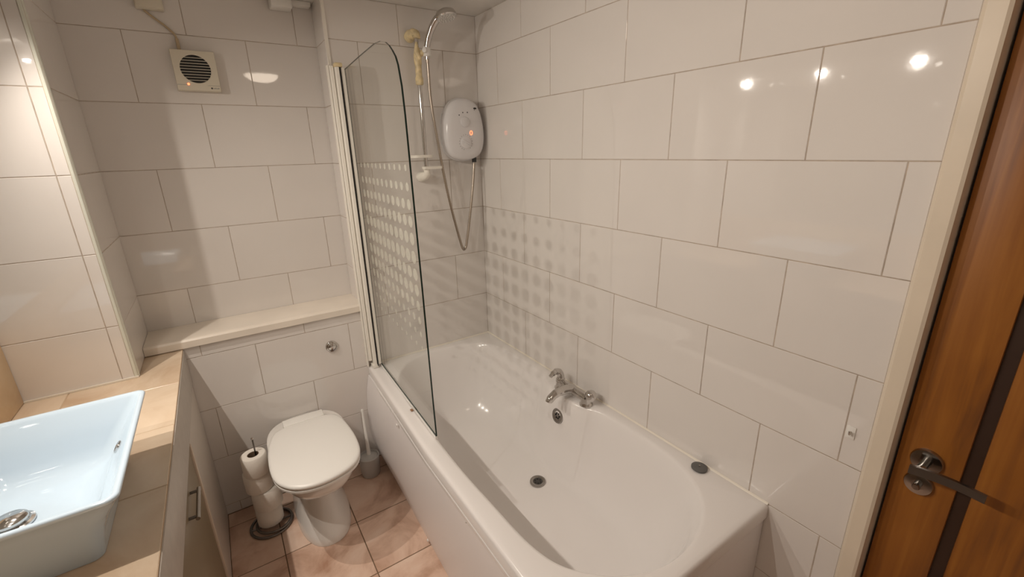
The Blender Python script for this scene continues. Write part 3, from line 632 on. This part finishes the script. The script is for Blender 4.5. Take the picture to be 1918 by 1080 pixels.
# ------------------------------------------------------------------ niche wall fittings
fan = thing('extractor_fan', (-1.184, YN, 1.92), 'square cream extractor fan with round grille and red light', 'fan')
fx0, fx1, fz0, fz1, fy = -1.258, -1.112, 1.846, 1.993, .160
def sq(t):  # point on square boundary at angle
    c, s = math.cos(t), math.sin(t); k = 1 / max(abs(c), abs(s)); return c * k, s * k
fcx, fcz, hw = (fx0 + fx1) / 2, (fz0 + fz1) / 2, (fx1 - fx0) / 2; gx, gz, gr = fcx, fcz + .006, .0505; n = 64
R_ = lambda s, y: [Vector((fcx + hw * s * max(-1, min(1, sq(2 * math.pi * (k + .0) / n)[0])), y, fcz + hw * s * sq(2 * math.pi * k / n)[1])) for k in range(n)]
G_ = lambda r, y: [Vector((gx + r * math.cos(2 * math.pi * k / n), y, gz + r * math.sin(2 * math.pi * k / n))) for k in range(n)]
hous = loft('housing', [R_(1.0, YN - .001), R_(1.0, fy + .006), R_(.975, fy), G_(gr + .002, fy - .001), G_(gr, fy + .001), G_(gr + .0005, fy + .006)], FANM, fan, False, False, 35)
lathe('duct', [(gr + .001, YN - .003 - fy), (gr + .001, .004)], (gx, fy, gz), BLACK, fan, (0, 1, 0), 32)
lathe('dark_opening', [(gr - .002, 0), (0, .0005)], (gx, YN - .008, gz), BLACK, fan, (0, -1, 0), 32)
lathe('fan_hub', [(.026, 0), (.024, .008), (0, .010)], (gx, YN - .007, gz - .006), mat('hub_brown', (.05, .035, .022), .7), fan, (0, -1, 0), 24)
for k in range(9):
    z = gz - gr + (k + 1) * 2 * gr / 10; l = math.sqrt(max(gr ** 2 - (z - gz) ** 2, 0)) ; box('grille_slat', gx - l, gx + l, fy + .001, fy + .005, z - .0009, z + .0009, FANM, hous)
box('grille_bar', gx - .0008, gx + .0008, fy + .005, fy + .007, gz - gr, gz + gr, FANM, hous)
box('cover_seam', fx0 + .003, fx1 - .003, fy - .0006, fy + .001, 1.8665, 1.8677, GREYP, hous)
lathe('red_light', [(.0042, 0), (.0038, .002), (0, .003)], (-1.219, fy, 1.870), LED, fan, (0, -1, 0), 14)
lathe('logo_disc', [(.0034, 0), (.0034, .0008)], (-1.1435, fy, 1.8575), DARK, hous, (0, -1, 0), 12)
for k in range(4): box('logo_letter', -1.138 + .0052 * k, -1.1345 + .0052 * k, fy - .0007, fy + .001, 1.8555, 1.8597 if k % 2 else 1.8585, GREYP, hous)
cab = thing('fan_cable', (-1.226, YN, 2.0), 'thin yellowed cable running up from the extractor fan', 'cable')
tube('flex', catmull([(-1.310, .184, 2.126), (-1.298, .186, 2.112), (-1.276, .187, 2.093), (-1.256, .187, 2.077), (-1.238, .187, 2.059), (-1.228, .186, 2.046), (-1.2245, .184, 2.03)], 5), .0036, CABLE, cab, 10)
box('cable_sleeve', -1.2305, -1.219, .1775, .1925, 1.991, 2.034, CABLE, cab, .003)
jb = thing('junction_box', (-1.29, YN, 2.16), 'cream electrical box above the extractor fan cable', 'electrical box')
box('box_body', -1.330, -1.244, .166, YN - .001, 2.121, 2.196, FANM, jb, .004)
box('box_lid', -1.327, -1.247, .161, .167, 2.124, 2.193, FANM, jb, .002)
sb = thing('pull_switch_box', (-.83, YN, 2.2), 'white plastic box high in the niche near the ceiling', 'electrical box')
box('box_body', -.880, -.800, .12, YN - .001, 2.176, 2.2145, PLAST, sb, .004)
box('bracket', -.799, -.722, .145, YN - .001, 2.197, 2.2145, PLAST, sb, .003)
hk = thing('adhesive_hook', (0, -1.803, .895), 'small clear adhesive hook on the tiled wall by the door frame', 'hook')
box('hook_plate', -.003, -.0003, -1.812, -1.793, .878, .912, PLAST, hk, .001)
tube('hook_arm', catmull([(-.003, -1.803, .898), (-.010, -1.803, .893), (-.014, -1.803, .897), (-.014, -1.803, .904)], 4), .0022, CHROME, hk, 8)
